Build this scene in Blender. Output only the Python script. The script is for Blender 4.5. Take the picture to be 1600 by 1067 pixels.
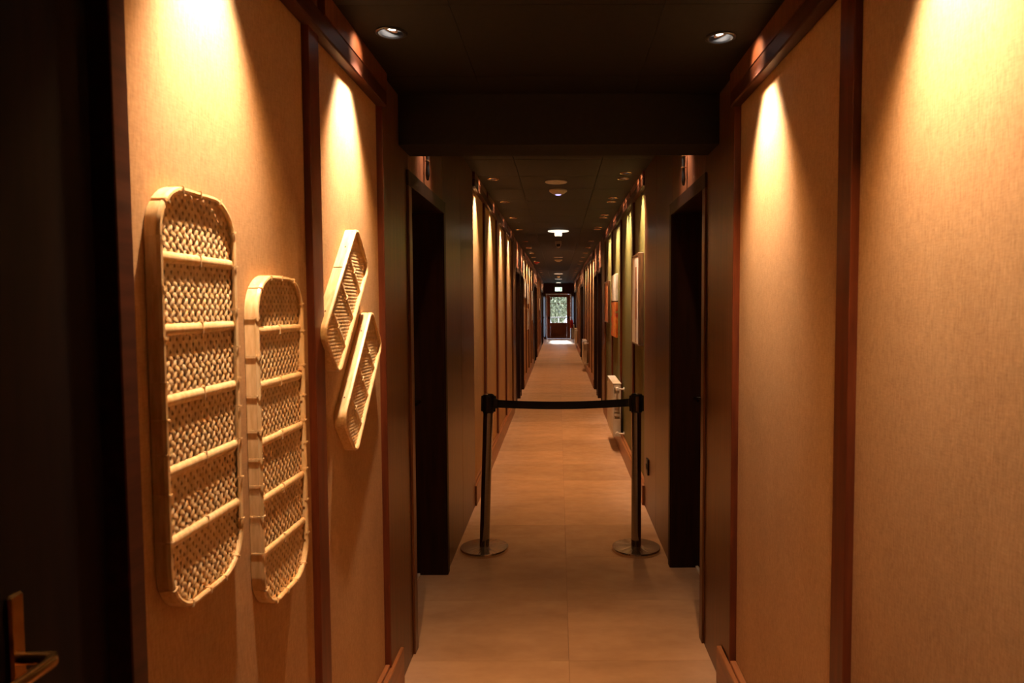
import bpy, bmesh, math, random
from mathutils import Vector, Matrix
random.seed(7)
S = bpy.context.scene
for o in list(bpy.data.objects): bpy.data.objects.remove(o)
COL = S.collection
PI = math.pi

# ------------------------------------------------------------------ camera, world, light, exposure
F, CX, CY, VPY, ROLL, EYE = 1080.0, 873.0, 533.5, 477.0, 0.22, 1.57
cam = bpy.data.objects.new('camera', bpy.data.cameras.new('camera')); COL.objects.link(cam)
p_ = math.atan((CY-VPY)/F); r_ = math.radians(ROLL)
fwd = Vector((0, math.cos(p_), -math.sin(p_))); rt = Vector((1, 0, 0)); up = rt.cross(fwd)
R = rt*math.cos(r_) - up*math.sin(r_); U = up*math.cos(r_) + rt*math.sin(r_)
m4 = Matrix((R, U, -fwd)).transposed().to_4x4(); m4.translation = Vector((0, 0, EYE))
cam.matrix_world = m4
cam.data.sensor_width = 36; cam.data.lens = F*36/1600
cam.data.shift_x = (800-CX)/1600; cam.data.clip_start = .02; cam.data.clip_end = 200
cam.data.dof.use_dof = True; cam.data.dof.focus_distance = 4.6; cam.data.dof.aperture_fstop = 6.3
S.camera = cam
W = bpy.data.worlds.new('world'); S.world = W; W.use_nodes = True
W.node_tree.nodes['Background'].inputs[0].default_value = (.72, .84, 1, 1)
W.node_tree.nodes['Background'].inputs[1].default_value = 1.9
S.view_settings.view_transform = 'Standard'; S.view_settings.look = 'None'
S.view_settings.gamma = 1; S.view_settings.use_curve_mapping = False
S.view_settings.exposure = 1.25
sun = bpy.data.objects.new('sun', bpy.data.lights.new('sun', 'SUN')); COL.objects.link(sun)
sun.data.energy = 1.3; sun.data.angle = .10; sun.data.color = (1, .95, .85)
sun.rotation_euler = Vector((.03, -.85, -.40)).to_track_quat('-Z', 'Y').to_euler()

NEAR_CORE, NEAR_SPILL, FAR_CORE, FAR_SPILL = 40.0, 36.0, 34.0, 22.0
CORE_COL, SPILL_COL = (1, .89, .81), (1, .54, .23)
lamp_data = {}
def lamp(kind, energy, size, col, blend):
    k = (kind, energy)
    if k not in lamp_data:
        d = bpy.data.lights.new(kind, 'SPOT'); d.energy = energy; d.spot_size = math.radians(size)
        d.spot_blend = blend; d.color = col if 'far' not in kind else (col[0], col[1]*.92, col[2]*.80); d.shadow_soft_size = .018
        lamp_data[k] = d
    return lamp_data[k]

# ------------------------------------------------------------------ materials
def mat(name, base, rough=.5, metal=0, spec=.5, coat=0):
    m = bpy.data.materials.new(name); m.use_nodes = True
    b = m.node_tree.nodes['Principled BSDF']
    b.inputs['Base Color'].default_value = (*base, 1); b.inputs['Roughness'].default_value = rough
    b.inputs['Metallic'].default_value = metal; b.inputs['Specular IOR Level'].default_value = spec
    b.inputs['Coat Weight'].default_value = coat
    return m
def N(m, t, **kw):
    n = m.node_tree.nodes.new(t)
    for k, v in kw.items(): setattr(n, k, v)
    return n
def L(m, a, b): m.node_tree.links.new(a, b)
def tex(m, c1, c2, scale, stretch=(1, 1, 1), detail=6, lo=.35, hi=.65, bump=0, dist=.002, rrough=None, offs=0, coord='Object', per_object=0):
    """noise blend of two colours (and bump)"""
    b = m.node_tree.nodes['Principled BSDF']
    tc = N(m, 'ShaderNodeTexCoord'); mp = N(m, 'ShaderNodeMapping'); mp.inputs['Scale'].default_value = stretch
    L(m, tc.outputs[coord], mp.inputs[0])
    if per_object:
        oi = N(m, 'ShaderNodeObjectInfo'); mu = N(m, 'ShaderNodeMath', operation='MULTIPLY'); mu.inputs[1].default_value = per_object
        L(m, oi.outputs['Random'], mu.inputs[0]); L(m, mu.outputs[0], mp.inputs['Location'])
    n = N(m, 'ShaderNodeTexNoise'); n.inputs['Scale'].default_value = scale; n.inputs['Detail'].default_value = detail
    n.inputs['Roughness'].default_value = .6
    L(m, mp.outputs[0], n.inputs[0])
    r = N(m, 'ShaderNodeValToRGB'); r.color_ramp.elements[0].position = lo; r.color_ramp.elements[1].position = hi
    r.color_ramp.elements[0].color = (*c1, 1); r.color_ramp.elements[1].color = (*c2, 1)
    L(m, n.outputs[0], r.inputs[0]); L(m, r.outputs[0], b.inputs['Base Color'])
    if bump:
        bp = N(m, 'ShaderNodeBump'); bp.inputs['Strength'].default_value = bump; bp.inputs['Distance'].default_value = dist
        L(m, n.outputs[0], bp.inputs['Height']); L(m, bp.outputs[0], b.inputs['Normal'])
    return m, n, r

def linen(name, c1, c2, rough=.85):
    """woven wall covering: fine vertical and horizontal threads"""
    m = mat(name, c1, rough, spec=.25)
    b = m.node_tree.nodes['Principled BSDF']
    tc = N(m, 'ShaderNodeTexCoord')
    outs = []
    for st, sc in (((1, 340, 46), 1), ((1, 70, 340), 1), ((1, 5, 3), 1)):
        mp = N(m, 'ShaderNodeMapping'); mp.inputs['Scale'].default_value = st
        n = N(m, 'ShaderNodeTexNoise'); n.inputs['Scale'].default_value = sc; n.inputs['Detail'].default_value = 4
        L(m, tc.outputs['Object'], mp.inputs[0]); L(m, mp.outputs[0], n.inputs[0]); outs.append(n.outputs[0])
    a = N(m, 'ShaderNodeMath', operation='ADD'); hz = N(m, 'ShaderNodeMath', operation='MULTIPLY_ADD'); hz.inputs[1].default_value = .6; hz.inputs[2].default_value = .2
    L(m, outs[1], hz.inputs[0]); L(m, outs[0], a.inputs[0]); L(m, hz.outputs[0], a.inputs[1])
    a2 = N(m, 'ShaderNodeMath', operation='MULTIPLY_ADD'); a2.inputs[1].default_value = .5
    L(m, outs[2], a2.inputs[0]); L(m, a.outputs[0], a2.inputs[2])
    r = N(m, 'ShaderNodeValToRGB'); r.color_ramp.elements[0].position = .36; r.color_ramp.elements[1].position = .64
    sc = N(m, 'ShaderNodeMath', operation='MULTIPLY'); sc.inputs[1].default_value = .4
    L(m, a2.outputs[0], sc.inputs[0]); L(m, sc.outputs[0], r.inputs[0])
    r.color_ramp.elements[0].color = (*c1, 1); r.color_ramp.elements[1].color = (*c2, 1)
    L(m, r.outputs[0], b.inputs['Base Color'])
    bp = N(m, 'ShaderNodeBump'); bp.inputs['Strength'].default_value = .25; bp.inputs['Distance'].default_value = .0015
    L(m, a.outputs[0], bp.inputs['Height']); L(m, bp.outputs[0], b.inputs['Normal'])
    return m

M = {}
M['linen'] = linen('beige_linen', (.35, .185, .070), (.56, .335, .145))
M['green'] = linen('olive_wall_covering', (.120, .110, .030), (.200, .178, .058), .5)
M['wood'] = tex(mat('mahogany', (.2, .05, .02), .38, spec=.4), (.085, .018, .006), (.15, .034, .010), 3, (14, 14, 1.2), bump=.05)[0]
M['wood_portal'] = tex(mat('dark_walnut_laminate', (.08, .03, .015), .30, spec=.35), (.085, .029, .009), (.145, .050, .016), 3, (16, 16, .8), bump=.03)[0]
M['wood_skirt'] = tex(mat('baseboard_wood', (.3, .1, .03), .35, spec=.45), (.22, .080, .026), (.34, .13, .045), 3, (14, 1.2, 14), bump=.04)[0]
M['wood_dark'] = tex(mat('dark_rail_wood', (.05, .015, .006), .5, spec=.25), (.040, .012, .005), (.070, .020, .008), 3, (14, 1.2, 14))[0]
M['wood_fascia'] = tex(mat('fascia_wood', (.3, .1, .04), .5), (.12, .035, .012), (.19, .062, .022), 3, (14, 14, 1))[0]
M['jamb_shaded'] = tex(mat('shaded_jamb_wood', (.05, .015, .008), .5, spec=.2), (.018, .007, .004), (.034, .012, .006), 3, (14, 14, 1))[0]  # recess shade put into the wood colour of jambs and casings
M['door_shaded'] = tex(mat('shaded_brown_door', (.01, .006, .005), .6, spec=.12), (.006, .0035, .003), (.012, .006, .005), 3, (12, 12, 1))[0]  # dark brown doors; their unlit look is put into the colour
M['door_brown'] = tex(mat('brown_painted_door', (.2, .06, .03), .4), (.42, .13, .045), (.54, .18, .06), 3, (10, 10, 1))[0]
M['door_white'] = tex(mat('white_door', (.7, .72, .75), .3), (.62, .64, .68), (.72, .74, .78), 3)[0]
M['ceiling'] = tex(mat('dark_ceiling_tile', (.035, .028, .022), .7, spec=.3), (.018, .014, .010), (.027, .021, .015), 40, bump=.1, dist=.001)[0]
M['ceiling_near'] = tex(mat('dimmed_ceiling_tile', (.01, .008, .006), .7, spec=.2), (.008, .006, .0045), (.012, .009, .007), 40)[0]  # ceiling colour darkened to stand for the dim near stretch and beam
M['slab'] = tex(mat('structural_slab', (.02, .015, .012), .9, spec=.1), (.015, .012, .01), (.02, .016, .013), 5)[0]
M['brass'] = tex(mat('brass', (.7, .42, .16), .25, 1), (.40, .22, .08), (.55, .32, .12), 30)[0]
M['chrome'] = tex(mat('polished_steel', (.55, .5, .46), .10, 1), (.28, .26, .24), (.36, .33, .30), 20, (1, 1, 30), bump=.02)[0]
M['black'] = tex(mat('black_plastic', (.012, .012, .013), .4), (.009, .009, .010), (.014, .014, .015), 50)[0]
M['belt'] = tex(mat('black_webbing', (.01, .012, .015), .75), (.005, .008, .012), (.009, .013, .019), 400, (1, 1, 3), bump=.3, dist=.0005)[0]
M['enamel'] = tex(mat('white_enamel', (.75, .7, .62), .3), (.68, .62, .53), (.76, .70, .62), 8)[0]
M['plastic_white'] = tex(mat('off_white_plastic', (.6, .5, .4), .45), (.50, .42, .34), (.58, .50, .42), 20)[0]
M['red'] = tex(mat('red_enamel', (.6, .02, .01), .3), (.5, .015, .01), (.62, .03, .015), 10)[0]
M['grout'] = tex(mat('grout', (.16, .11, .08), .9), (.26, .15, .085), (.32, .19, .12), 30)[0]
M['gold_frame'] = tex(mat('picture_frame_wood', (.15, .07, .03), .4), (.10, .045, .02), (.20, .09, .035), 8, (8, 8, 1))[0]
M['bamboo'] = tex(mat('bamboo_strip', (.75, .5, .22), .38, spec=.5), (.68, .43, .17), (.86, .61, .30), 6, (20, 20, 3), bump=.1, dist=.0006)[0]
M['cane'] = tex(mat('cane_weave', (.72, .45, .18), .42, spec=.5), (.74, .46, .17), (.95, .70, .38), 55, (1, 1, 1), bump=.1, dist=.0005)[0]
M['bark'] = tex(mat('bark', (.1, .06, .04), .9), (.07, .045, .03), (.14, .09, .06), 8)[0]
M['leaf'] = tex(mat('leaf_green', (.2, .35, .1), .6), (.07, .09, .03), (.66, .66, .42), 7, per_object=40)[0]
M['paving'] = tex(mat('outdoor_paving', (.5, .5, .48), .8), (.42, .42, .40), (.56, .55, .52), 4)[0]

def floor_mat():
    m, n, r = tex(mat('taupe_stone_vinyl', (.3, .2, .15), .42, spec=.5), (.40, .238, .138), (.56, .352, .212), 3.0, (1, 2.0, 1), detail=9, lo=.3, hi=.72, bump=.06, dist=.002, per_object=60)
    b = m.node_tree.nodes['Principled BSDF']
    n2 = N(m, 'ShaderNodeTexNoise'); n2.inputs['Scale'].default_value = 14; n2.inputs['Detail'].default_value = 5
    tc = N(m, 'ShaderNodeTexCoord'); L(m, tc.outputs['Object'], n2.inputs[0])
    rr = N(m, 'ShaderNodeMapRange'); rr.inputs[1].default_value = .3; rr.inputs[2].default_value = .7
    rr.inputs[3].default_value = .34; rr.inputs[4].default_value = .52
    L(m, n2.outputs[0], rr.inputs[0]); L(m, rr.outputs[0], b.inputs['Roughness'])
    # slight tone shift from tile to tile
    oi = N(m, 'ShaderNodeObjectInfo'); hsv = N(m, 'ShaderNodeHueSaturation')
    mr = N(m, 'ShaderNodeMapRange'); mr.inputs[3].default_value = .9; mr.inputs[4].default_value = 1.1
    L(m, oi.outputs['Random'], mr.inputs[0]); L(m, mr.outputs[0], hsv.inputs['Value'])
    L(m, r.outputs[0], hsv.inputs['Color']); L(m, hsv.outputs[0], b.inputs['Base Color'])
    return m
M['floor'] = floor_mat()
def brushed():
    m = mat('brushed_steel_base', (.80, .70, .58), .26, 1)
    b = m.node_tree.nodes['Principled BSDF']
    tc = N(m, 'ShaderNodeTexCoord'); sx = N(m, 'ShaderNodeSeparateXYZ'); L(m, tc.outputs['Object'], sx.inputs[0])
    at = N(m, 'ShaderNodeMath', operation='ARCTAN2'); L(m, sx.outputs[1], at.inputs[0]); L(m, sx.outputs[0], at.inputs[1])
    cb = N(m, 'ShaderNodeCombineXYZ'); L(m, at.outputs[0], cb.inputs[0])
    n = N(m, 'ShaderNodeTexNoise'); n.inputs['Scale'].default_value = 5; n.inputs['Detail'].default_value = 3; L(m, cb.outputs[0], n.inputs[0])
    bp = N(m, 'ShaderNodeBump'); bp.inputs['Strength'].default_value = .8; bp.inputs['Distance'].default_value = .006
    L(m, n.outputs[0], bp.inputs['Height']); L(m, bp.outputs[0], b.inputs['Normal'])
    return m
M['brushed'] = brushed()
def emit(name, col, s):
    m = mat(name, col, .4); b = m.node_tree.nodes['Principled BSDF']
    b.inputs['Emission Color'].default_value = (*col, 1); b.inputs['Emission Strength'].default_value = s
    return m
M['lens'] = emit('lit_lamp_lens', (1, .9, .8), 9.0)
M['lens_far'] = emit('lit_lamp_lens_far', (1, .82, .6), 2.0)
M['glow'] = emit('faint_glow', (1, .86, .66), .55)
M['sign_white'] = emit('backlit_sign_white', (.75, .95, .72), .9)
M['sign_green'] = emit('backlit_sign_green', (.12, .45, .25), .6)
M['led'] = emit('violet_led', (.45, .4, .9), .8)
gl = bpy.data.materials.new('window_glass'); gl.use_nodes = True; gl.node_tree.nodes.remove(gl.node_tree.nodes['Principled BSDF'])
_t = N(gl, 'ShaderNodeBsdfTransparent'); _g = N(gl, 'ShaderNodeBsdfGlossy'); _g.inputs['Roughness'].default_value = .02
_f = N(gl, 'ShaderNodeFresnel'); _m = N(gl, 'ShaderNodeMixShader'); L(gl, _f.outputs[0], _m.inputs[0]); L(gl, _t.outputs[0], _m.inputs[1]); L(gl, _g.outputs[0], _m.inputs[2])
L(gl, _m.outputs[0], gl.node_tree.nodes['Material Output'].inputs[0])
fr = bpy.data.materials.new('translucent_strip'); fr.use_nodes = True; fr.node_tree.nodes.remove(fr.node_tree.nodes['Principled BSDF'])
_t = N(fr, 'ShaderNodeBsdfTranslucent'); _t.inputs[0].default_value = (.26, .27, .29, 1); _g = N(fr, 'ShaderNodeBsdfGlossy'); _g.inputs['Roughness'].default_value = .25
_m = N(fr, 'ShaderNodeMixShader'); _m.inputs[0].default_value = .12; L(fr, _t.outputs[0], _m.inputs[1]); L(fr, _g.outputs[0], _m.inputs[2])
L(fr, _m.outputs[0], fr.node_tree.nodes['Material Output'].inputs[0]); M['pale_strip'] = fr
M['glass'] = gl
def art(name, cols, scale, seed, stretch=(1, 1, 1)):
    m, n, r = tex(mat(name, cols[0], .5), cols[0], cols[-1], scale, stretch, detail=2, lo=.3, hi=.7, coord='Object')
    r.color_ramp.interpolation = 'LINEAR'
    for i, c in enumerate(cols[1:-1]):
        e = r.color_ramp.elements.new(.3+.4*(i+1)/(len(cols)-1)); e.color = (*c, 1)
    n.inputs['Distortion'].default_value = 1.2
    return m
M['art_cream'] = art('cream_print', [(.75, .68, .55), (.85, .80, .70), (.70, .5, .25)], 4, 1)
M['art_figure'] = art('dark_figure_print', [(.10, .05, .03), (.5, .2, .06), (.25, .12, .06)], 6, 2, (1, 3, 1))
M['art_orange'] = art('orange_painted_canvas', [(.9, .55, .05), (.85, .2, .03), (.55, .06, .02), (.3, .4, .1)], 5, 3)
M['art_red'] = art('rust_print', [(.5, .12, .03), (.6, .2, .06), (.35, .07, .02)], 5, 4)

# ------------------------------------------------------------------ helpers
class MB:
    def __init__(s): s.b = bmesh.new()
    def box(s, x0, x1, y0, y1, z0, z1, bev=0):
        x0, x1 = sorted((x0, x1)); y0, y1 = sorted((y0, y1)); z0, z1 = sorted((z0, z1))
        g = bmesh.ops.create_cube(s.b, size=1)
        for v in g['verts']:
            v.co = Vector(((x0+x1)/2+v.co.x*(x1-x0), (y0+y1)/2+v.co.y*(y1-y0), (z0+z1)/2+v.co.z*(z1-z0)))
        if bev:
            es = list({e for v in g['verts'] for e in v.link_edges})
            bmesh.ops.bevel(s.b, geom=es, offset=bev, segments=1, affect='EDGES', clamp_overlap=True)
        return s
    def lathe(s, prof, seg=32, mtx=None, cap=False):
        rings = []
        for r, z in prof:
            if r < 1e-6: rings.append([s.b.verts.new((0, 0, z))])
            else: rings.append([s.b.verts.new((r*math.cos(2*PI*i/seg), r*math.sin(2*PI*i/seg), z)) for i in range(seg)])
        for a, c in zip(rings, rings[1:]):
            for i in range(seg):
                j = (i+1) % seg
                if len(a) == 1 and len(c) == 1: continue
                if len(a) == 1: s.b.faces.new((a[0], c[j], c[i]))
                elif len(c) == 1: s.b.faces.new((a[i], a[j], c[0]))
                else: s.b.faces.new((a[i], a[j], c[j], c[i]))
        if mtx is not None: bmesh.ops.transform(s.b, matrix=mtx, verts=[v for r in rings for v in r])
        return s
    def tube(s, pts, r, seg=10, cap=True):
        pts = [Vector(p) for p in pts]; rings = []
        prev = None
        for i, p in enumerate(pts):
            d = (pts[min(i+1, len(pts)-1)]-pts[max(i-1, 0)]).normalized()
            ref = Vector((0, 0, 1)) if abs(d.z) < .9 else Vector((1, 0, 0))
            a = d.cross(ref).normalized(); c = d.cross(a)
            rr = r[i] if isinstance(r, (list, tuple)) else r
            rings.append([s.b.verts.new(p+(a*math.cos(2*PI*k/seg)+c*math.sin(2*PI*k/seg))*rr) for k in range(seg)])
        for a, c in zip(rings, rings[1:]):
            for i in range(seg): s.b.faces.new((a[i], a[(i+1) % seg], c[(i+1) % seg], c[i]))
        if cap: s.b.faces.new(rings[0]); s.b.faces.new(rings[-1])
        return s
    def build(s, name, m, parent=None, smooth=False, loc=None, rot=None):
        bmesh.ops.recalc_face_normals(s.b, faces=s.b.faces)
        me = bpy.data.meshes.new(name); s.b.to_mesh(me); s.b.free()
        me.materials.append(m)
        if smooth:
            me.shade_smooth()
            try: me.set_sharp_from_angle(angle=math.radians(40))
            except Exception: pass
        o = bpy.data.objects.new(name, me); COL.objects.link(o)
        if parent: o.parent = parent
        if loc is not None: o.location = loc
        if rot is not None: o.rotation_euler = rot
        return o
def inst(name, me, parent=None, loc=(0, 0, 0)):
    o = bpy.data.objects.new(name, me); COL.objects.link(o); o.parent = parent; o.location = loc; return o
def empty(name, loc=(0, 0, 0), rot=(0, 0, 0)):
    o = bpy.data.objects.new(name, None); COL.objects.link(o); o.location = loc; o.rotation_euler = rot; o.empty_display_size = .1; return o
def tag(o, label, cat, group=None):
    o['label'] = label; o['category'] = cat
    if group: o['group'] = group
    return o
def struct(o): o['kind'] = 'structure'; return o
def copy_tree(o, parent=None):
    c = o.copy(); COL.objects.link(c); c.parent = parent
    for ch in list(o.children): copy_tree(ch, c)
    return c
ORD = ['first', 'second', 'third', 'fourth', 'fifth', 'sixth', 'seventh', 'eighth', 'ninth', 'tenth', 'eleventh', 'twelfth',
       'thirteenth', 'fourteenth', 'fifteenth', 'sixteenth', 'seventeenth', 'eighteenth', 'nineteenth', 'twentieth', 'twenty-first',
       'twenty-second', 'twenty-third', 'twenty-fourth', 'twenty-fifth', 'twenty-sixth', 'twenty-seventh', 'twenty-eighth']

# dimensions
END = 32.4; BACK = -1.6
ZC_NEAR, ZC = 2.44, 2.60
PX = {-1: .66, 1: .668}          # face of the portal panelling
WX = {-1: .682, 1: .692}         # face of the wall covering
BX = {-1: .646, 1: .650}         # face of the baseboards
OUT = .95
FIRST = {-1: (2.64, 3.10, 3.96), 1: (2.66, 3.19, 4.06)}   # portal start, opening near and far edges

# ------------------------------------------------------------------ floor
fl = struct(MB().box(-1.0, 1.0, BACK-.1, END+.3, -.12, -.006).build('floor', M['grout']))
cols = [(-.86, .040), (.040, .86)]
TY0 = 2.98-.63*8
tile_me = {}
k = 0
y = TY0
while y < END-.02:
    for c, (x0, x1) in enumerate(cols):
        y1 = min(y+.63, END)
        key = (c, round(y1-y, 3))
        g = .0006
        if key not in tile_me:
            t = MB().box(x0+g, x1-g, g, (y1-y)-g, -.012, 0, .0003).build('floor_tile', M['floor'], fl, loc=(0, y, 0)); tile_me[key] = t.data
        else: inst('floor_tile', tile_me[key], fl, (0, y, 0))
    y += .63; k += 1

# ------------------------------------------------------------------ ceilings
LX = .53
near_lights = {-1: [1.36, 2.25], 1: [1.20, 2.30]}
far_lights = {-1: [], 1: []}
def runs(base): return [base+1.25*i for i in range(4)]
for s in (-1, 1):
    for b0 in (5.69, 13.69, 21.69): far_lights[s] += runs(b0)
    far_lights[s] += [11.19, 12.44, 19.19, 20.44, 27.19, 28.44, 30.6]
    far_lights[s] = sorted(far_lights[s]+[3.44 if s < 0 else 3.62])
far_lights[1] = sorted(far_lights[1]+[v-.235 for v in runs(5.69)])

def plate(mb, x0, x1, y0, y1, z0, z1, holes, r=.041):
    """ceiling plate with round holes for the downlights"""
    b = mb.b; h = .05
    hs = sorted(holes, key=lambda q: q[1]); ys = [y0]
    def quad(a0, a1, b0, b1):
        if a1-a0 > 1e-5 and b1-b0 > 1e-5: mb.box(a0, a1, b0, b1, z0, z1)
    cur = y0
    for (hx, hy) in hs:
        quad(x0, x1, cur, hy-h)
        quad(x0, hx-h, hy-h, hy+h); quad(hx+h, x1, hy-h, hy+h)
        n = 24; inner, outer = [], []
        for i in range(n):
            a = 2*PI*i/n; c_, s_ = math.cos(a), math.sin(a); q = h/max(abs(c_), abs(s_))
            inner.append((hx+r*c_, hy+r*s_)); outer.append((hx+q*c_, hy+q*s_))
        iv = [b.verts.new((px, py, z0)) for px, py in inner]; ov = [b.verts.new((px, py, z0)) for px, py in outer]
        it = [b.verts.new((px, py, z1)) for px, py in inner]
        for i in range(n):
            j = (i+1) % n
            b.faces.new((iv[i], iv[j], ov[j], ov[i])); b.faces.new((iv[i], it[i], it[j], iv[j]))
        cur = hy+h
    quad(x0, x1, cur, y1)
ceil = struct(MB().box(-1.0, 1.0, BACK-.1, END+.1, 2.72, 2.80).build('ceiling', M['slab']))
xcols = [(-.90, -.3125), (-.3125, .3125), (.3125, .90)]
def ceiling_run(ya, yb, z, joint0, lights, pitch=.625):
    y = joint0
    while y > ya: y -= pitch
    while y < yb:
        a, b_ = max(y, ya), min(y+pitch, yb)
        if b_-a > .01:
            for ci, (x0, x1) in enumerate(xcols):
                holes = []
                if ci != 1:
                    s = -1 if ci == 0 else 1
                    holes = [(s*LX, v-a) for v in lights[s] if a <= v < b_]
                    holes = [(hx, min(max(hy, .055), b_-a-.055)) for hx, hy in holes]
                mb = MB(); g = .0009 if z < 2.5 else .0025
                plate(mb, x0+g, x1-g, g, b_-a-g, 0, .02, holes)
                key = (z, ci, round(b_-a, 3), tuple(round(h[1], 3) for h in holes))
                if key in tile_me: mb.b.free(); inst('ceiling_tile', tile_me[key], ceil, (0, a, z))
                else:
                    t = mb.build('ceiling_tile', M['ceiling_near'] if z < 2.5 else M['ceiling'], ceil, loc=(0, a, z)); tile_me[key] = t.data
        y += pitch
ceiling_run(BACK, 2.9, ZC_NEAR, 2.05, near_lights)
ceiling_run(3.12, END, ZC, 5.576, far_lights)

# ------------------------------------------------------------------ outer walls and an added closing wall behind the camera
walls = {}
for s, nm in ((-1, 'wall_left'), (1, 'wall_right')):
    walls[s] = struct(MB().box(s*OUT, s*(OUT+.08), BACK-.1, END+.1, -.05, 2.78).build(nm, M['slab']))
wb = struct(MB().box(-OUT, OUT, BACK-.1, BACK, 0, 2.7).build('wall_closure', M['wood_portal']))  # unseen wall added to close off the continuing corridor against stray light

# the beam over the portal
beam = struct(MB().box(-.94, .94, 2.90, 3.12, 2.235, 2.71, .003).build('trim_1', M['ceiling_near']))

# ------------------------------------------------------------------ wall builders
trim_n = [1]
def part(mb, name, m, par, smooth=False): return mb.build(name, m, par, smooth)
door_n = [0]
def handle(par, x, y, z, s, m, toward=-1, pw=.019, pt=.10):
    """lever handle on a narrow plate, on a door facing -s"""
    h = MB().box(x, x-s*.008, y-pw, y+pw, z-.13, z+pt, .003).build('handle_plate', m, par)
    MB().tube([(x-s*.006, y, z), (x-s*.05, y, z), (x-s*.056, y+toward*.01, z), (x-s*.056, y+toward*.12, z)], .0085, 10).build('lever', m, par, True)
    MB().tube([(x-s*.006, y, z-.085), (x-s*.016, y, z-.085)], .011, 12).build('lock_cylinder', m, par, True)
def door_bay(s, ya, yb, par, dm, dx=.84, H=2.095, ztop=2.6, hm='chrome', casing=True):
    """doorway in the panelling: jambs and head as trim, recessed door leaf"""
    px = PX[s]; w = par
    # jamb linings and head lining
    part(MB().box(s*px, s*.90, ya-.02, ya, 0, H+.02), 'jamb', M['jamb_shaded'], w)
    part(MB().box(s*px, s*.90, yb, yb+.02, 0, H+.02), 'jamb', M['jamb_shaded'], w)
    part(MB().box(s*px, s*.90, ya, yb, H, H+.02), 'head_lining', M['jamb_shaded'], w)
    part(MB().box(s*(px-.010), s*px, ya-.06, yb+.06, H, H+.068, .002), 'head_casing', M['jamb_shaded'], w)
    for y0, y1 in ((ya-.06, ya), (yb, yb+.06)): part(MB().box(s*(px-.010), s*px, y0, y1, 0, H, .002), 'side_casing', M['wood_portal' if (y0 < ya and ya < 4) else 'jamb_shaded'], w)
    door_n[0] += 1
    d = struct(MB().box(s*dx, s*(dx+.045), ya+.004, yb-.004, .006, H-.004, .002).build('door_%d' % door_n[0], dm))
    handle(d, s*dx, yb-.075, 1.03, s, M[hm])
    # recessed field on the leaf
    MB().box(s*dx, s*(dx-.004), ya+.12, yb-.14, .25, H-.2, .002).build('field', dm, d)
    # white skirting stub in the recess
    return d
def wood_section(s, ya, yb, doors, zt, par):
    """panelling pieces between door openings, plus fascia over them"""
    px = PX[s]; cur = ya
    edges = []
    for a, b_ in doors:
        edges.append((cur, a-.02)); cur = b_+.02
    edges.append((cur, yb))
    for a, b_ in edges:
        n = max(1, round((b_-a)/.62)); st = (b_-a)/n
        for i in range(n):
            part(MB().box(s*px, s*.93, a+i*st+.001, a+(i+1)*st-.001, 0, zt, .0015), 'wood_panel', M['wood_portal'], par)
    for a, b_ in doors:
        part(MB().box(s*px, s*.93, a-.019, b_+.019, 2.116, zt, .0015), 'fascia_panel', M['wood_fascia'], par)
def fabric_section(s, ya, yb, posts, mname, rail_lo, rail_hi, zt, par, pw=.078, base=True, base0=None, base1=None, postm='wood', px_post=None):
    wx = WX[s]; cur = ya; spans = []
    for pmid in posts:
        spans.append((cur, pmid-pw/2)); cur = pmid+pw/2
    spans.append((cur, yb))
    for a, b_ in spans:
        part(MB().box(s*wx, s*(wx+.02), a, b_, 0, rail_hi), 'fabric_panel', M[mname], par)
        part(MB().box(s*(wx-.041), s*(wx+.02), a, b_, rail_hi+.001, zt), 'fascia_panel', M['wood_fascia'], par)
    pf = px_post or wx-.020
    for pmid in posts:
        part(MB().box(s*pf, s*(wx+.02), pmid-pw/2, pmid+pw/2, 0, zt, .0015), 'post', M[postm], par)
    part(MB().box(s*(wx-.040), s*(wx-.0005), ya+.001, yb-.001, rail_lo, rail_hi, .004), 'picture_rail', M['wood_dark'], par)
    return
base_n = {-1: 0, 1: 0}
def baseboard(s, ya, yb):
    base_n[s] += 1
    nm = 'baseboard_left' if s < 0 else 'baseboard_right'
    o = MB().box(s*BX[s], s*(WX[s]+.015), ya, yb, 0, .158, .003).build(nm, M['wood_skirt'])
    # second lower lip seen on top of the board
    struct(o)
    MB().box(s*(BX[s]+.018), s*(WX[s]-.0005), ya+.01, yb-.01, .158, .172, .002).build('cap_strip', M['wood_skirt'], o)
    return o

# ---- near stretch, left: dark door, casing, two fabric bays
s = -1; w = walls[s]
part(MB().box(-.78, -.93, BACK, .10, 0, 2.44), 'wood_panel', M['wood_portal'], w)
door_n[0] += 1
d1 = struct(MB().box(-.705, -.75, .12, 1.058, .006, 2.10, .002).build('door_1', M['door_shaded']))
for z0, z1 in ((.22, .95), (1.28, 1.95)):
    MB().box(-.705, -.702, .25, .78, z0, z1, .002).build('field', M['door_shaded'], d1)
handle(d1, -.705, .870, 1.118, -1, M['brass'], -1, .012, .085)
part(MB().box(-.672, -.78, .06, .12, 0, 2.16, .002), 'side_casing', M['wood_dark'], w)
part(MB().box(-.672, -.78, 1.060, 1.100, 0, 2.44, .002), 'side_casing', M['wood_dark'], w)
part(MB().box(-.675, -.78, .12, 1.060, 2.104, 2.44, .002), 'fascia_panel', M['wood_portal'], w)
part(MB().box(-.682, -.78, BACK, .06, 0, 2.44, .002), 'wood_panel', M['wood_portal'], w)
fabric_section(-1, 1.100, 2.64, [1.915], 'linen', 2.316, 2.372, 2.44, w)
baseboard(-1, 1.105, 2.80)
# ---- near stretch, right
s = 1; w = walls[s]
fabric_section(1, BACK, 2.66, [.45, 1.640], 'linen', 2.316, 2.372, 2.44, w)
baseboard(1, BACK+.01, 2.80)
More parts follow.
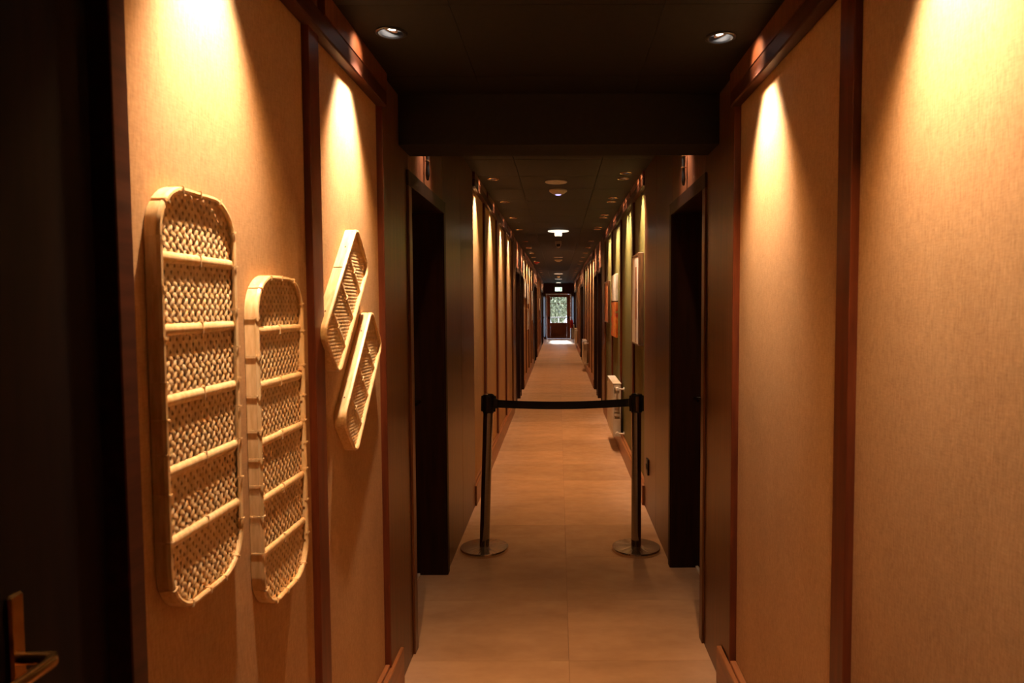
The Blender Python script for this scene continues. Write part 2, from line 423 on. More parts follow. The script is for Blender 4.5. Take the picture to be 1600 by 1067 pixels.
# end posts of the near bays, at the portal
for s in (-1, 1):
    a, o0, o1 = FIRST[s]
    part(MB().box(s*(PX[s]-.002), s*(WX[s]+.02), a-.012, a+.0005, .159, 2.44, .002), 'end_post', M['wood'], walls[s])
    wood_section(s, a+.001, 5.38, [(o0, o1)], 2.6, walls[s])
    door_bay(s, o0, o1, walls[s], M['door_shaded'])
# ---- far stretches
SECT = [(5.38, 10.07, 0), (13.07, 18.07, 8), (21.07, 26.07, 16)]
for s in (-1, 1):
    w = walls[s]
    for a, b_, off in SECT:
        posts = [6.315+off, 7.565+off, 8.815+off]
        green = (s == 1 and off == 0)
        fabric_section(s, a, b_, posts, 'green' if green else 'linen', 2.49, 2.55, 2.6, w)
        baseboard(s, a-.03, b_+.02)
        da = 11.19+off; db = 12.44+off
        wood_section(s, b_, min(b_+3.0, 29.07) , [(da-.42, da+.42), (db-.42, db+.42)], 2.6, w)
        for dd in (da, db): door_bay(s, dd-.42, dd+.42, w, M['door_shaded'])
    fabric_section(s, 29.07, 30.2, [], 'linen', 2.49, 2.55, 2.6, w)
    baseboard(s, 29.04, 30.22)
    part(MB().box(s*.78, s*.93, 30.2, END, 0, 2.6), 'wood_panel', M['wood_portal'], w)
    part(MB().box(s*.66, s*.93, 30.2, 30.26, 0, 2.6, .002), 'end_post', M['wood_portal'], w)
# white skirting stubs glimpsed inside the first recesses
for s in (-1, 1):
    a, o0, o1 = FIRST[s]
    struct(MB().box(s*.812, s*.829, o0+.02, o1-.005, 0, .014, .002).build('trim_%d' % (3+s), M['enamel']))

# ------------------------------------------------------------------ end wall with glazed door
we = struct(MB().box(-.94, .94, END, END+.15, 2.14, 2.71).build('wall_end', M['wood_portal']))
for q in (-1, 1):
    MB().box(q*.78, q*.94, END, END+.15, 0, 2.14).build('side_infill', M['wood_portal'], we)
    MB().box(q*.61, q*.78, END, END+.15, 0, .10).build('sill', M['wood_portal'], we)
    MB().box(q*.61, q*.78, END, END+.15, 1.98, 2.14).build('transom', M['wood_portal'], we)
    MB().box(q*.622, q*.78, END+.03, END+.036, .10, 1.98).build('daylit_strip', M['pale_strip'], we)  # added translucent strip bringing in daylight, standing for a pale door leaf
MB().tube([(-.69, END+.03, 1.0), (-.69, END-.03, 1.0)], .028, 14).build('knob', M['black'], we, True)
for x0, x1, z0, z1 in ((-.62, -.56, 0, 2.14), (.56, .62, 0, 2.14), (-.62, .62, 2.09, 2.15)):
    MB().box(x0, x1, END-.02, END, z0, z1, .003).build('door_casing', M['door_brown'], we)
door_n[0] += 1
ed = empty('door_%d' % door_n[0], (0, END+.03, 0)); struct(ed)
for nm, x0, x1, z0, z1 in (('stile', -.555, -.385, .01, 2.085), ('stile', .385, .555, .01, 2.085), ('top_rail', -.384, .384, 1.95, 2.085), ('bottom_rail', -.384, .384, .01, .16), ('middle_rail', -.384, .384, .60, .75)):
    MB().box(x0, x1, 0, .05, z0, z1, .003).build(nm, M['door_brown'], ed)
MB().box(-.384, .384, .012, .038, .161, .599, .002).build('lower_panel', M['door_brown'], ed)
for z in (.985, 1.64): MB().box(-.384, .384, .005, .045, z-.010, z+.010, .002).build('glazing_bar', M['door_brown'], ed)
for z0, z1 in ((.751, .974), (.996, 1.629), (1.651, 1.949)): MB().box(-.383, .383, .023, .027, z0, z1).build('pane', M['glass'], ed)
MB().tube([(-.46, -.05, .99), (.46, -.05, .99)], .014, 10).build('push_bar', M['chrome'], ed, True)
for x in (-.46, .46): MB().box(x-.03, x+.03, -.06, -.001, .93, 1.05, .004).build('bar_bracket', M['black'], ed)
MB().box(-.44, -.40, -.03, -.001, 1.96, 2.00, .004).build('closer_stud', M['enamel'], ed)
MB().box(-.375, -.315, .016, .022, 1.84, 1.94).build('sticker', M['art_orange'], ed)['label'] = 'small orange sticker in the top corner of the glass'

# exit sign
ex = empty('exit_sign', (0, 31.35, 2.6)); tag(ex, 'small backlit green and white exit sign hanging above the far glazed door', 'sign')
MB().box(-.16, .16, -.012, .012, -.40, -.21, .004).build('housing', M['plastic_white'], ex)
MB().box(-.153, .153, -.015, -.0125, -.393, -.217).build('face', M['sign_white'], ex)
g = MB()
g.tube([(-.005, -.0175, -.255), (-.005, -.0155, -.255)], .014, 12)            # running figure: head, body, limbs
for pts in ([(-.012, -.275), (-.030, -.325)], [(-.03, -.325), (.0, -.345), (-.008, -.378)], [(-.03, -.322), (-.062, -.345), (-.085, -.338)], [(-.012, -.282), (.02, -.30), (.035, -.285)], [(-.014, -.28), (-.048, -.285), (-.058, -.31)]):
    g.tube([(a, -.0165, b) for a, b in pts], .008, 6)
g.box(.07, .12, -.0175, -.0152, -.38, -.24)
g.box(-.14, -.09, -.0175, -.0152, -.305, -.295)
g.build('pictogram', M['sign_green'], ex)
MB().box(-.02, .02, -.01, .01, -.21, 0).build('bracket', M['black'], ex)
MB().box(-.10, .10, -.06, .06, -.02, 0, .004).build('mount_plate', M['glow'], ex)  # no lamp: emission stands for the sign's glow on the ceiling

# ------------------------------------------------------------------ downlights
def downlight(s, far, k=1.0):
    root = empty('downlight')
    MB().lathe([(.0385, .001), (.040, -.005), (.046, -.006), (.050, -.003), (.050, -.0005), (.0385, .001)], 28).build('trim_ring', M['brass'] if far else M['black'], root, True)
    MB().lathe([(.0385, .0), (.036, .045), (.0, .0475)], 28).build('housing', M['black'], root, True)
    mt = Matrix.Translation((s*.008, .0, .018)) @ Matrix.Rotation(-s*math.radians(20), 4, 'Y')
    MB().lathe([(.0, -.002), (.0225, -.002), (.023, .004)], 24, mt).build('lens', M['lens_far'] if far else M['lens'], root, True)
    MB().lathe([(.024, -.001), (.031, -.005), (.032, -.003), (.024, .004)], 24, mt).build('reflector', M['gold_frame'], root, True)
    tilt = math.radians(22)
    for kind, e, size, col, bl in (('core_beam', FAR_CORE*k if far else NEAR_CORE, 60, CORE_COL, 1), ('side_beam', 1.6 if far else 2.0, 66, (1, .62, .36), .7), ('spill_beam', FAR_SPILL*k if far else NEAR_SPILL, 78, SPILL_COL, .9)):  # one fitting's light split into spots; side beam added to light the fascia
        l = bpy.data.objects.new('beam_spot', lamp(kind+('_far' if far else ''), e, size, col, bl)); COL.objects.link(l)
        l.parent = root; l.location = (s*.004, 0, -.010)
        l.rotation_euler = (0, -s*(tilt if kind == 'core_beam' else math.radians(64) if kind == 'side_beam' else tilt*.15), 0)
    return root
proto = {(s, f): None for s in (-1, 1) for f in (0, 1)}
def put_light(s, f, y, z, label, group):
    if f and y < 4: o = downlight(s, f, .3)
    elif proto[s, f] is None: o = proto[s, f] = downlight(s, f)
    else: o = copy_tree(proto[s, f])
    o.location = (s*LX, y, z); tag(o, label, 'ceiling light', group); return o
side = {-1: 'left', 1: 'right'}
for s in (-1, 1):
    put_light(s, 0, near_lights[s][1], ZC_NEAR, 'lit recessed spotlight in front of the dark beam, %s side' % side[s], 'spotlights in the near ceiling')
    put_light(s, 0, near_lights[s][0], ZC_NEAR, 'recessed spotlight above the nearest %s wall bay, just out of frame' % side[s], 'spotlights in the near ceiling')
    i = 0
    for v in far_lights[s]:
        i += 1
        lab = '%s small ceiling spotlight along the %s wall beyond the beam' % (ORD[i-1], side[s])
        put_light(s, 1, v, ZC, lab, 'spotlights along the far ceiling')

# ------------------------------------------------------------------ woven trays
def rrect(hw, hh, r, n=8):
    pts = []
    for cx, cy, a0 in ((hw-r, hh-r, 0), (-hw+r, hh-r, PI/2), (-hw+r, -hh+r, PI), (hw-r, -hh+r, 1.5*PI)):
        for i in range(n+1):
            a = a0+PI/2*i/n; pts.append((cx+r*math.cos(a), cy+r*math.sin(a)))
    return pts
def inside(u, v, hw, hh, r):
    du, dv = abs(u)-(hw-r), abs(v)-(hh-r)
    if du <= 0 and dv <= 0: return True
    if du > 0 and dv > 0: return du*du+dv*dv <= r*r
    return max(du, dv) <= r
def weave(hw, hh, r, pitch, width, d0, amp, ang=PI/4):
    """interlaced flat strips in two directions; local frame: x = out of the wall, y = u, z = v"""
    b = bmesh.new()
    for fam in (0, 1):
        a = ang if fam == 0 else -ang
        du, dv = math.cos(a), math.sin(a); nu, nv = -dv, du
        ext = hw+hh; n = int(ext/pitch)+1
        for i in range(-n, n+1):
            off = i*pitch; prev = None
            jig = random.uniform(-.04, .04)*pitch
            st = pitch/4; K = int(ext*1.3/st)
            for k in range(-K, K+1):
                t = k*st
                u, v = nu*(off+jig)+du*t, nv*(off+jig)+dv*t
                if not inside(u, v, hw, hh, r): prev = None; continue
                # which crossing strip: phase along t
                ph = math.cos(PI*(t/pitch+i+fam))
                h = d0+amp*ph
                row = []
                for e, hz in ((-1, -.0005), (0, .0008), (1, -.0005)):
                    row.append(b.verts.new((h+hz, u+nu*e*width/2, v+nv*e*width/2)))
                if prev:
                    for q in (0, 1): b.faces.new((prev[q], prev[q+1], row[q+1], row[q]))
                prev = row
    return b
def sweep(mb, path, prof, closed=True):
    """sweep a (inward, out) profile round a closed outline in the y-z plane"""
    b = mb.b; n = len(path); rings = []
    for i, (u, v) in enumerate(path):
        a, c = path[i-1], path[(i+1) % n]
        d = Vector((c[0]-a[0], c[1]-a[1])).normalized(); nrm = Vector((-d.y, d.x))  # inward for ccw path
        rings.append([b.verts.new((px, u+nrm.x*q, v+nrm.y*q)) for q, px in prof])
    for i in range(n):
        A, B = rings[i], rings[(i+1) % n]
        for j in range(len(prof)): b.faces.new((A[j], A[(j+1) % len(prof)], B[(j+1) % len(prof)], B[j]))
def tray(name, hw, hh, r, depth, pitch, width, slats, nb, slat_w, d0=.0155):
    """local x = out of the wall (0 at the back), y = u, z = v"""
    root = empty(name); path = rrect(hw, hh, r, 10)
    mb = MB(); sweep(mb, path, [(0, .0), (.0035, .0), (.0035, depth-.004), (0, depth-.004)]); hoop = mb.build('hoop', M['bamboo'], root, True)
    mb = MB(); sweep(mb, path, [(-.001, depth-.007), (.001, depth-.001), (.005, depth), (.009, depth-.002), (.009, depth-.006)]); mb.build('rim_strip', M['bamboo'], root, True)
    b = weave(hw-.003, hh-.003, r-.002, pitch, width, d0, .0011)
    bmesh.ops.recalc_face_normals(b, faces=b.faces)
    me = bpy.data.meshes.new('woven_panel'); b.to_mesh(me); b.free(); me.materials.append(M['cane']); me.shade_smooth()
    wv = inst('woven_panel', me, root); wv['kind'] = 'stuff'
    for v in slats:
        L_ = hw-.004
        # half-round bamboo cross slat with a node in the middle
        mb = MB(); sec = []
        for u in (-L_, -.012, -.004, 0, .004, .012, L_):
            bulge = 1.13 if abs(u) < .001 else (1.06 if abs(u) < .005 else 1)
            sec.append([mb.b.verts.new((.0005+d0+math.sin(a)*slat_w*.34*bulge, u, v+math.cos(a)*slat_w/2*bulge)) for a in [PI*q/6 for q in range(7)]])
        for A, B in zip(sec, sec[1:]):
            for q in range(6): mb.b.faces.new((A[q], A[q+1], B[q+1], B[q]))
        for A in (sec[0], sec[-1]): mb.b.faces.new(A)
        sl = mb.build('slat', M['bamboo'], root, True)
        MB().box(d0, d0+slat_w*.43, -.0012, .0012, v-slat_w*.6, v+slat_w*.6, .0004).build('tie', M['cane'], sl)
    # cane bindings round the hoop
    if nb:
        per = []; tot = 0
        n = len(path)
        for i in range(n):
            a, c = path[i], path[(i+1) % n]; l = math.dist(a, c); per.append((tot, l, a, c)); tot += l
        bm_ = None
        for k in range(nb):
            t = (k+.35+.2*math.sin(k*7.3))*tot/nb
            for t0, l, a, c in per:
                if t0 <= t <= t0+l:
                    f = (t-t0)/l; u, v = a[0]+(c[0]-a[0])*f, a[1]+(c[1]-a[1])*f
                    ang = math.atan2(c[1]-a[1], c[0]-a[0]); break
            if bm_ is None:
                m2 = MB(); b = m2.b
                loop = [(-.0022, .001), (-.0022, depth+.0005), (.0, depth+.0022), (.010, depth+.0015), (.0112, depth-.008), (.0105, .012)]
                A = [b.verts.new((px, -.0016, q)) for q, px in loop]; B = [b.verts.new((px, .0016, q)) for q, px in loop]
                loop2 = [(-.0008, .001), (-.0008, depth), (.0012, depth+.0006), (.009, depth), (.0098, depth-.008), (.0092, .012)]
                A2 = [b.verts.new((px, -.0016, q)) for q, px in loop2]; B2 = [b.verts.new((px, .0016, q)) for q, px in loop2]
                for j in range(len(loop)-1):
                    b.faces.new((A[j], A[j+1], B[j+1], B[j])); b.faces.new((A[j], A[j+1], A2[j+1], A2[j])); b.faces.new((B[j], B[j+1], B2[j+1], B2[j]))
                o = m2.build('binding', M['bamboo'], root); bm_ = o.data
            else: o = inst('binding', bm_, root)
            o.location = (0, u, v); o.rotation_euler = (ang, 0, 0)
    return root
wl = -WX[-1]
TRAY_D = .030
def place_tray(o, u, v, rot, label, gap=.0015):
    o.location = (wl+gap, u, v); o.rotation_euler = (rot, 0, 0)
    tag(o, label, 'woven tray', 'woven bamboo trays on the left wall')
T1 = tray('woven_tray', .1345, .372, .085, TRAY_D-.003, .0150, .0094, [1.654-1.407, 1.531-1.407, 1.410-1.407, 1.288-1.407, 1.167-1.407], 26, .020)
place_tray(T1, 1.2775, 1.407, 0, 'largest upright bamboo tray at the left, nearest to the dark door')
T2 = tray('woven_tray', .1355, .3775, .088, TRAY_D, .0150, .0094, [1.516-1.2625, 1.394-1.2625, 1.266-1.2625, 1.137-1.2625, 1.016-1.2625], 26, .019)
place_tray(T2, 1.6325, 1.2625, 0, 'upright bamboo tray hung lower, beside the mahogany post')
# the two slanted trays: local long axis = z, turned 45 degrees
c45 = math.sqrt(.5)
T3 = tray('woven_tray', .0935, .239, .040, .036, .0105, .0088, [-.12, 0, .12], 0, .016, d0=.022)
u0, v0 = (2.40+2.88)/2, (.289+.476)/2
place_tray(T3, (u0+v0)*c45, (u0-v0)*c45, -PI/4, 'upper slanted bamboo tray with a pale smooth rim')
T4 = copy_tree(T3); u0, v0 = (2.332+2.793)/2, (.589+.778)/2
place_tray(T4, (u0+v0)*c45, (u0-v0)*c45, -PI/4, 'lower slanted bamboo tray, nearest to the dark portal')
# small rivets and the lap joint on the slanted trays' hoops
for T in (T3, T4):
    for sx_, zz in ((-1, .13), (-1, -.15), (1, .10), (1, -.17)):
        MB().tube([(.018, sx_*.0925, zz), (.018, sx_*.0952, zz)], .0022, 8).build('rivet', M['gold_frame'], T, True)
MB().box(.001, .033, -.0948, -.0934, .035, .0365).build('lap_joint', M['gold_frame'], T3)

# ------------------------------------------------------------------ barrier posts and belt
def stanchion(loc, label, tilt, metal_front):
    root = empty('barrier_post', loc); tag(root, label, 'barrier post', 'belt barrier posts')
    MB().lathe([(0, 0), (.152, 0), (.1540, .002), (.1540, .022), (.1525, .0238), (.09, .0265), (.036, .0285), (.033, .029), (0, .029)], 56).build('base', M['brushed'], root, True)
    pole = MB().lathe([(0, .0), (.0315, .0), (.0315, .86), (.033, .862), (.033, .87), (0, .87)], 32).build('pole', M['chrome'], root, True)
    pole.location = (0, 0, .026); pole.rotation_euler = (0, tilt, 0)
    head = MB().lathe([(0, .865), (.034, .865), (.036, .87), (.036, .975), (.033, .98), (0, .98)], 32).build('head', M['black'], root, True)
    head.location = pole.location; head.rotation_euler = pole.rotation_euler
    for k in range(4):
        a = k*PI/2
        c = MB()
        c.box(-.013, .013, .033, .046, .872, .972, .003)
        o = c.build('belt_slot' if not (metal_front and k == 2) else 'metal_strip', M['chrome'] if (metal_front and k == 2) else M['black'], head)
        o.rotation_euler = (0, 0, a)
    cap = MB().lathe([(0, .986), (.020, .985), (.031, .981), (.031, .979), (0, .979)], 28).build('top_cap', M['chrome'], head, True)
    return root, head
stL, hL = stanchion((-.483, 4.372, 0), 'left chrome barrier post with the belt reel, on a round steel base', .038, False)
stR, hR = stanchion((.492, 4.364, 0), 'right chrome barrier post catching the belt end, beside the radiator', .0, True)
# belt: part of the left post
xa, xb = -.483+.046+.039, .492-.050
n = 40; b = MB(); rows = []
for i in range(n+1):
    t = i/n; x = xa+(xb-xa)*t; z = .947+.004*t-.014*4*t*(1-t); y = 4.368+.001*math.sin(t*9)
    rows.append([b.b.verts.new((x, y-.001, z-.0245)), b.b.verts.new((x, y-.001, z+.0245)), b.b.verts.new((x, y+.001, z+.0245)), b.b.verts.new((x, y+.001, z-.0245))])
for A, B in zip(rows, rows[1:]):
    for q in range(4): b.b.faces.new((A[q], A[(q+1) % 4], B[(q+1) % 4], B[q]))
b.b.faces.new(rows[0]); b.b.faces.new(rows[-1])
bel = b.build('belt', M['belt'], stL); bel.location = (.483, -4.372, 0)
cl = MB().box(xa-.022, xa+.012, 4.358, 4.378, .917, .977, .004).build('belt_clip', M['black'], stL); cl.location = (.483, -4.372, 0)
cl = MB().box(xb+.001, xb+.016, 4.359, 4.377, .922, .980, .004).build('belt_end', M['black'], stR); cl.location = (-.492, -4.364, 0)

# ------------------------------------------------------------------ radiators
def radiator(length, zb, ht):
    root = empty('radiator')
    x0, x1 = -.115, -.030         # wall side at x = 0, room at negative x
    MB().box(x0, x0+.012, 0, length, zb, zb+ht-.012, .003).build('front_plate', M['enamel'], root)
    MB().box(x1-.012, x1, 0, length, zb, zb+ht-.012, .003).build('back_plate', M['enamel'], root)
    g = MB()
    nf = int(length/.05)
    for i in range(nf): g.box(x0+.012, x1-.012, (i+.5)*length/nf-.004, (i+.5)*length/nf+.004, zb+.03, zb+ht-.04)
    g.build('convector_fins', M['enamel'], root)
    g = MB()
    for i in range(int(length/.066)): g.box(x0-.005, x0+.001, .03+i*.066, .058+i*.066, zb+.05, zb+ht-.06, .002)
    g.build('ribs', M['enamel'], root)
    for y in (0, length-.006):
        g = MB()
        g.box(x0+.004, x1-.004, y, y+.005, zb+.01, zb+.20); g.box(x0+.004, x1-.004, y, y+.005, zb+ht-.05, zb+ht-.01)
        for k in range(6): g.box(x0+.014, x1-.014, y, y+.005, zb+.23+k*(ht-.33)/6, zb+.23+(k+.6)*(ht-.33)/6)
        g.build('side_grille', M['enamel'], root)['kind'] = 'stuff'
    MB().box(x0-.004, x1+.004, -.004, length+.004, zb+ht-.014, zb+ht, .004).build('top_grille', M['enamel'], root)
    for z in (zb+.05, zb+ht-.06):
        MB().tube([((x0+x1)/2, .002, z), ((x0+x1)/2, -.05, z), (x1+.01, -.055, z), (-.001, -.055, z)], .009, 10).build('pipe', M['enamel'], root, True)
        MB().lathe([(0, 0), (.020, 0), (.022, .012), (.018, .045), (0, .048)], 16, Matrix.Translation(((x0+x1)/2, -.03, z)) @ Matrix.Rotation(PI/2, 4, 'X')).build('valve', M['enamel'], root, True)
        MB().lathe([(0, 0), (.022, 0), (.022, .006), (0, .008)], 16, Matrix.Translation((-.0005, -.055, z)) @ Matrix.Rotation(-PI/2, 4, 'Y')).build('wall_rosette', M['enamel'], root, True)
    return root
rad = radiator(.80, .155, .585)
for i, (y, lab) in enumerate(((7.34, 'white panel radiator on the green wall just behind the right barrier post'), (16.2, 'second white radiator along the right wall, midway down the corridor'), (24.6, 'third white radiator, low on the right wall towards the glazed door'), (29.25, 'farthest white radiator, close to the glazed door'))):
    o = rad if i == 0 else copy_tree(rad)
    o.location = (WX[1], y, 0); tag(o, lab, 'radiator', 'white radiators on the right wall')

# fire extinguisher near the far door
fe = empty('fire_extinguisher', (.545, 29.0, 0)); tag(fe, 'red fire extinguisher hanging at the right near the far door', 'fire extinguisher')
MB().lathe([(0, .62), (.055, .62), (.062, .635), (.062, .90), (.045, .945), (.02, .965), (.02, .985), (0, .985)], 24).build('cylinder', M['red'], fe, True)
MB().box(-.012, .012, -.05, .03, .985, 1.02, .003).build('valve_handle', M['black'], fe)
MB().tube([(0, -.02, .99), (.0, -.075, .95), (.0, -.085, .8), (0, -.075, .70)], .009, 8).build('hose', M['black'], fe, True)
MB().box(.050, .146, -.02, .02, .78, .84, .002).build('wall_bracket', M['black'], fe)

# ------------------------------------------------------------------ pictures
def picture(name, s, y0, y1, z0, z1, depth, frame_m, art_m, label, fw=.02, inset=.7, figure=False, group='framed pictures'):
    root = empty(name, (s*WX[s], (y0+y1)/2, z0)); tag(root, label, 'picture', group)
    hw = (y1-y0)/2; H = z1-z0; d = -s*depth; e = -s*.0005
    if frame_m:
        for a in ((-hw, hw, 0, fw), (-hw, hw, H-fw, H), (-hw, -hw+fw, fw, H-fw), (hw-fw, hw, fw, H-fw)):
            MB().box(e, d, *a, .002).build('frame_side', frame_m, root)
        MB().box(e, d*inset, -hw+fw, hw-fw, fw, H-fw).build('print', art_m, root)
    else:
        MB().box(e, d, -hw, hw, 0, H, .003).build('canvas', art_m, root)
    if figure:
        MB().box(d*inset, d*(inset+.02), -hw*.45, hw*.05, H*.28, H*.62).build('painted_figure', M['art_figure'], root)
        MB().box(d*inset, d*(inset+.02), -hw*.38, -hw*.02, H*.62, H*.86).build('painted_figure', M['art_figure'], root)
        MB().box(d*inset, d*(inset+.02), -hw*.30, -hw*.10, fw*1.5, H*.28).build('painted_figure', M['art_figure'], root)
    return root
picture('framed_picture', 1, 5.62, 6.16, 1.235, 1.995, .045, M['gold_frame'], M['art_cream'], 'deep wood-framed cream picture hung just past the right portal', .013, inset=.9, figure=True)
picture('canvas_picture', 1, 8.05, 8.74, 1.62, 1.935, .03, None, M['art_cream'], 'pale canvas hung above the orange canvas on the green wall', group='unframed canvases')
picture('canvas_picture', 1, 8.05, 8.74, 1.19, 1.605, .03, None, M['art_orange'], 'orange and yellow canvas below the pale one on the green wall', group='unframed canvases')
picture('framed_picture', 1, 9.30, 10.02, 1.33, 1.90, .03, M['gold_frame'], M['art_red'], 'rust-coloured framed picture at the far end of the green wall', .018)
for y0, y1, z0, z1, lab in ((13.55, 13.98, 1.72, 2.10, 'narrow pale framed picture, first high one on the left wall'), (14.72, 15.2, 1.60, 2.04, 'pale framed picture above another on the left wall'), (14.72, 15.2, 1.05, 1.50, 'pale framed picture below another on the left wall'),
                            (17.0, 17.6, 1.20, 1.93, 'tall pale framed picture on the left wall'), (24.2, 24.8, 1.40, 1.81, 'farthest small framed picture on the left wall')):
    picture('framed_picture', -1, y0, y1, z0, z1, .022, M['enamel'], M['art_cream'], lab, .018)

# socket on the right panelling
so = empty('wall_socket', (PX[1], 5.13, .36)); tag(so, 'small black socket low on the right wood panelling', 'socket')
MB().box(-.0005, -.012, -.045, .045, -.06, .06, .004).build('plate', M['black'], so)
MB().lathe([(0, 0), (.022, 0), (.024, .006), (0, .004)], 20, Matrix.Translation((-.012, 0, 0)) @ Matrix.Rotation(-PI/2, 4, 'Y')).build('outlet', M['black'], so, True)

# ornaments over the doors: dark hanging charm with brass bands and a glass bead
def charm(s):
    root = empty('hanging_charm')
    MB().tube([(0, 0, .0), (-s*.02, 0, .0)], .004, 8).build('hook', M['brass'], root, True)
    MB().lathe([(0, .0), (.003, -.002), (.004, -.06), (.0, -.062)], 10, Matrix.Translation((-s*.018, 0, 0))).build('cord', M['black'], root, True)
    MB().lathe([(0, -.06), (.007, -.065), (.010, -.09), (.007, -.12), (.009, -.16), (.011, -.19), (.006, -.215), (0, -.22)], 14, Matrix.Translation((-s*.018, 0, 0))).build('carved_body', M['black'], root, True)
    for z in (-.068, -.125): MB().lathe([(.009, z-.003), (.014, z), (.009, z+.003)], 14, Matrix.Translation((-s*.018, 0, 0))).build('band', M['brass'], root, True)
    MB().lathe([(0, -.020), (.007, -.026), (.008, -.034), (0, -.042)], 12, Matrix.Translation((-s*.026, 0, 0))).build('bead', M['chrome'], root, True)
    return root
for s in (-1, 1):
    pr = None
    ys = [3.44 if s < 0 else 3.62, 11.19, 12.44, 19.19, 20.44, 27.19, 28.44]
    for i, y in enumerate(ys):
        if pr is None: pr = o = charm(s)
        else: o = copy_tree(pr)
        o.location = (s*(PX[s]), y, 2.405)
        tag(o, 'dark ornament with brass bands hanging over the %s doorway on the %s' % (ORD[i], side[s]), 'ornament', 'ornaments over the room doors')

# ------------------------------------------------------------------ fittings on the centre line of the ceiling
def disc(name, x, y, r, h, m, label, cat, dome=False, led=False):
    root = empty(name, (x, y, ZC)); tag(root, label, cat, 'round ceiling fittings')
    if dome: MB().lathe([(0, -h), (r*.35, -h*.96), (r*.7, -h*.72), (r*.92, -h*.4), (r, -.012), (r, 0), (0, 0)], 32).build('dome', m, root, True)
    else: MB().lathe([(0, -h), (r*.96, -h), (r, -h*.6), (r, 0), (0, 0)], 32).build('cover', m, root, True)
    if led: MB().lathe([(0, -h-.004), (r*.3, -h-.003), (r*.36, -h+.003)], 20).build('led_window', M['led'], root, True)
    else: MB().lathe([(r*.3, -h-.0005), (r*.33, -h-.004), (r*.36, -h-.0005)], 20).build('ring', m, root, True)
    return root
disc('ceiling_speaker', -.016, 5.83, .092, .008, M['plastic_white'], 'flat round cover nearest on the dark ceiling centre line', 'ceiling cover')
disc('smoke_detector', .0, 6.25, .080, .042, M['plastic_white'], 'domed detector with a violet light behind the nearest round cover', 'smoke detector', True, True)
el = empty('ceiling_lamp', (0, 9.65, ZC)); tag(el, 'bright round ceiling lamp with a drum body, third along the centre line', 'ceiling lamp', 'round ceiling fittings')
MB().lathe([(0, -.012), (.13, -.012), (.145, -.008), (.145, 0), (0, 0)], 36).build('plate', M['glow'], el, True)
MB().lathe([(0, -.075), (.045, -.075), (.052, -.06), (.052, -.012)], 28).build('drum', M['glow'], el, True)
MB().lathe([(0, -.105), (.02, -.10), (.040, -.076), (0, -.076)], 20).build('guard', M['black'], el, True)
cs = empty('ceiling_sensor', (0, 11.1, ZC)); tag(cs, 'small square-sided sensor hanging under the ceiling behind the bright lamp', 'sensor', 'round ceiling fittings')
MB().box(-.05, .05, -.03, .05, -.06, 0, .01).build('body', M['plastic_white'], cs)
MB().lathe([(0, -.12), (.028, -.105), (.042, -.075), (.042, -.06), (0, -.06)], 20).build('eye', M['plastic_white'], cs, True)
MB().box(-.03, .03, -.043, -.030, -.095, -.055, .004).build('lens', M['black'], cs)
disc('ceiling_speaker', 0, 14.9, .095, .010, M['plastic_white'], 'flat round cover midway down the ceiling centre line', 'ceiling cover')
disc('smoke_detector', 0, 15.7, .090, .045, M['plastic_white'], 'domed detector midway down the ceiling centre line', 'smoke detector', True)
for y, lab in ((22.6, 'bright flat ceiling lamp two thirds down the corridor'), (27.2, 'bright flat ceiling lamp nearest to the exit sign')):
    e = empty('ceiling_lamp', (0, y, ZC)); tag(e, lab, 'ceiling lamp', 'round ceiling fittings')
    MB().lathe([(0, -.014), (.13, -.014), (.14, -.008), (.14, 0), (0, 0)], 28).build('plate', M['glow'], e, True)
    MB().lathe([(.13, -.0145), (.135, -.02), (.142, -.012), (.14, -.004)], 28).build('trim_ring', M['plastic_white'], e, True)
disc('smoke_detector', 0, 24.6, .06, .07, M['plastic_white'], 'small detector between the two far bright ceiling lamps', 'smoke detector', True)
disc('smoke_detector', -.52, 16.55, .07, .035, M['red'], 'dark red round detector close to the left wall on the ceiling', 'smoke detector', True)

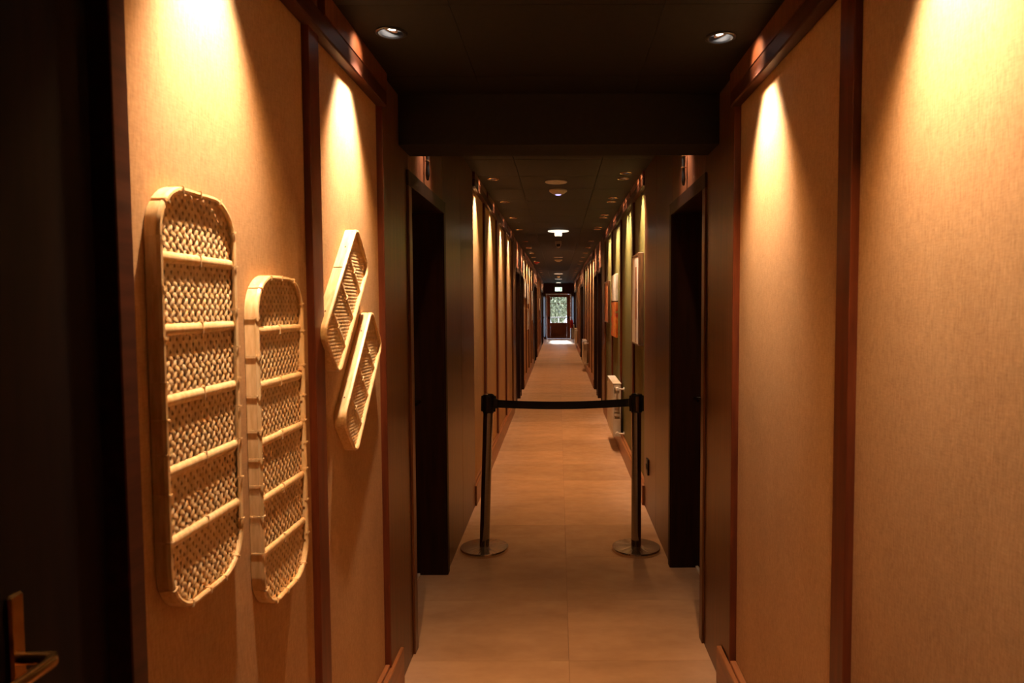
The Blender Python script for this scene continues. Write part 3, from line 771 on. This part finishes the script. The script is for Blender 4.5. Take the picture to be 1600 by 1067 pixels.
# ------------------------------------------------------------------ outdoors beyond the glazed door
ter = struct(MB().box(-6, 6, END+.31, 48, -.15, -.02).build('floor_outdoor', M['paving']))
leaf_bm = bmesh.new()
vs = [leaf_bm.verts.new(p) for p in ((0, 0, 0), (.03, .045, .008), (0, .13, -.01), (-.03, .045, .008))]
leaf_bm.faces.new((vs[0], vs[1], vs[2])); leaf_bm.faces.new((vs[0], vs[2], vs[3]))
leaf_bm.free()
def shrub(x, y, h, r, n, label, seed):
    rnd = random.Random(seed)
    root = empty('garden_shrub', (x, y, -.02)); tag(root, label, 'shrub', 'shrubs outside the glazed door')
    t = MB()
    for k in range(5):
        a = rnd.uniform(0, 6.28); t.tube([(0, 0, 0), (.1*math.cos(a), .1*math.sin(a), h*.3), (r*.5*math.cos(a), r*.5*math.sin(a), h*.8)], [.03, .02, .008], 6)
    t.build('stem', M['bark'], root)
    b = bmesh.new()
    for k in range(n):
        th = rnd.uniform(0, 2*PI); ph = math.acos(rnd.uniform(-1, 1)); q = rnd.uniform(.55, 1)*(.8+.25*math.sin(3*th+seed)*math.cos(2*ph))
        c = Vector((r*q*math.sin(ph)*math.cos(th), r*q*math.sin(ph)*math.sin(th), h*.55+h*.5*q*math.cos(ph)))
        rot = Matrix.Rotation(rnd.uniform(0, 6.28), 3, 'Z') @ Matrix.Rotation(rnd.uniform(-1.2, 1.2), 3, 'X')
        sc = rnd.uniform(.7, 1.4)
        v = [b.verts.new(c+rot @ (Vector(p_)*sc)) for p_ in ((0, 0, 0), (.03, .045, .008), (0, .13, -.01), (-.03, .045, .008))]
        b.faces.new((v[0], v[1], v[2])); b.faces.new((v[0], v[2], v[3]))
    me = bpy.data.meshes.new('foliage'); b.to_mesh(me); b.free(); me.materials.append(M['leaf'])
    f = inst('foliage', me, root); f['kind'] = 'stuff'
shrub(-1.25, 38.6, 3.6, 1.1, 7500, 'leafy green shrub outside the glazed door, left', 1)
shrub(1.15, 38.6, 3.9, 1.15, 8000, 'tallest leafy shrub outside the glazed door, right', 2)
shrub(-.05, 36.2, 2.7, .72, 5200, 'low leafy shrub seen through the middle of the door glass', 3)
fn = empty('garden_fence', (0, 35.0, -.02)); tag(fn, 'low white garden fence seen through the lowest door pane', 'fence')
for x in (-1.2, -.6, 0, .6, 1.2): MB().box(x-.02, x+.02, -.02, .02, 0, 1.02, .003).build('post', M['enamel'], fn)
for z in (.30, .60, .98): MB().box(-1.3, 1.3, -.015, .015, z-.02, z+.02, .003).build('rail', M['enamel'], fn)
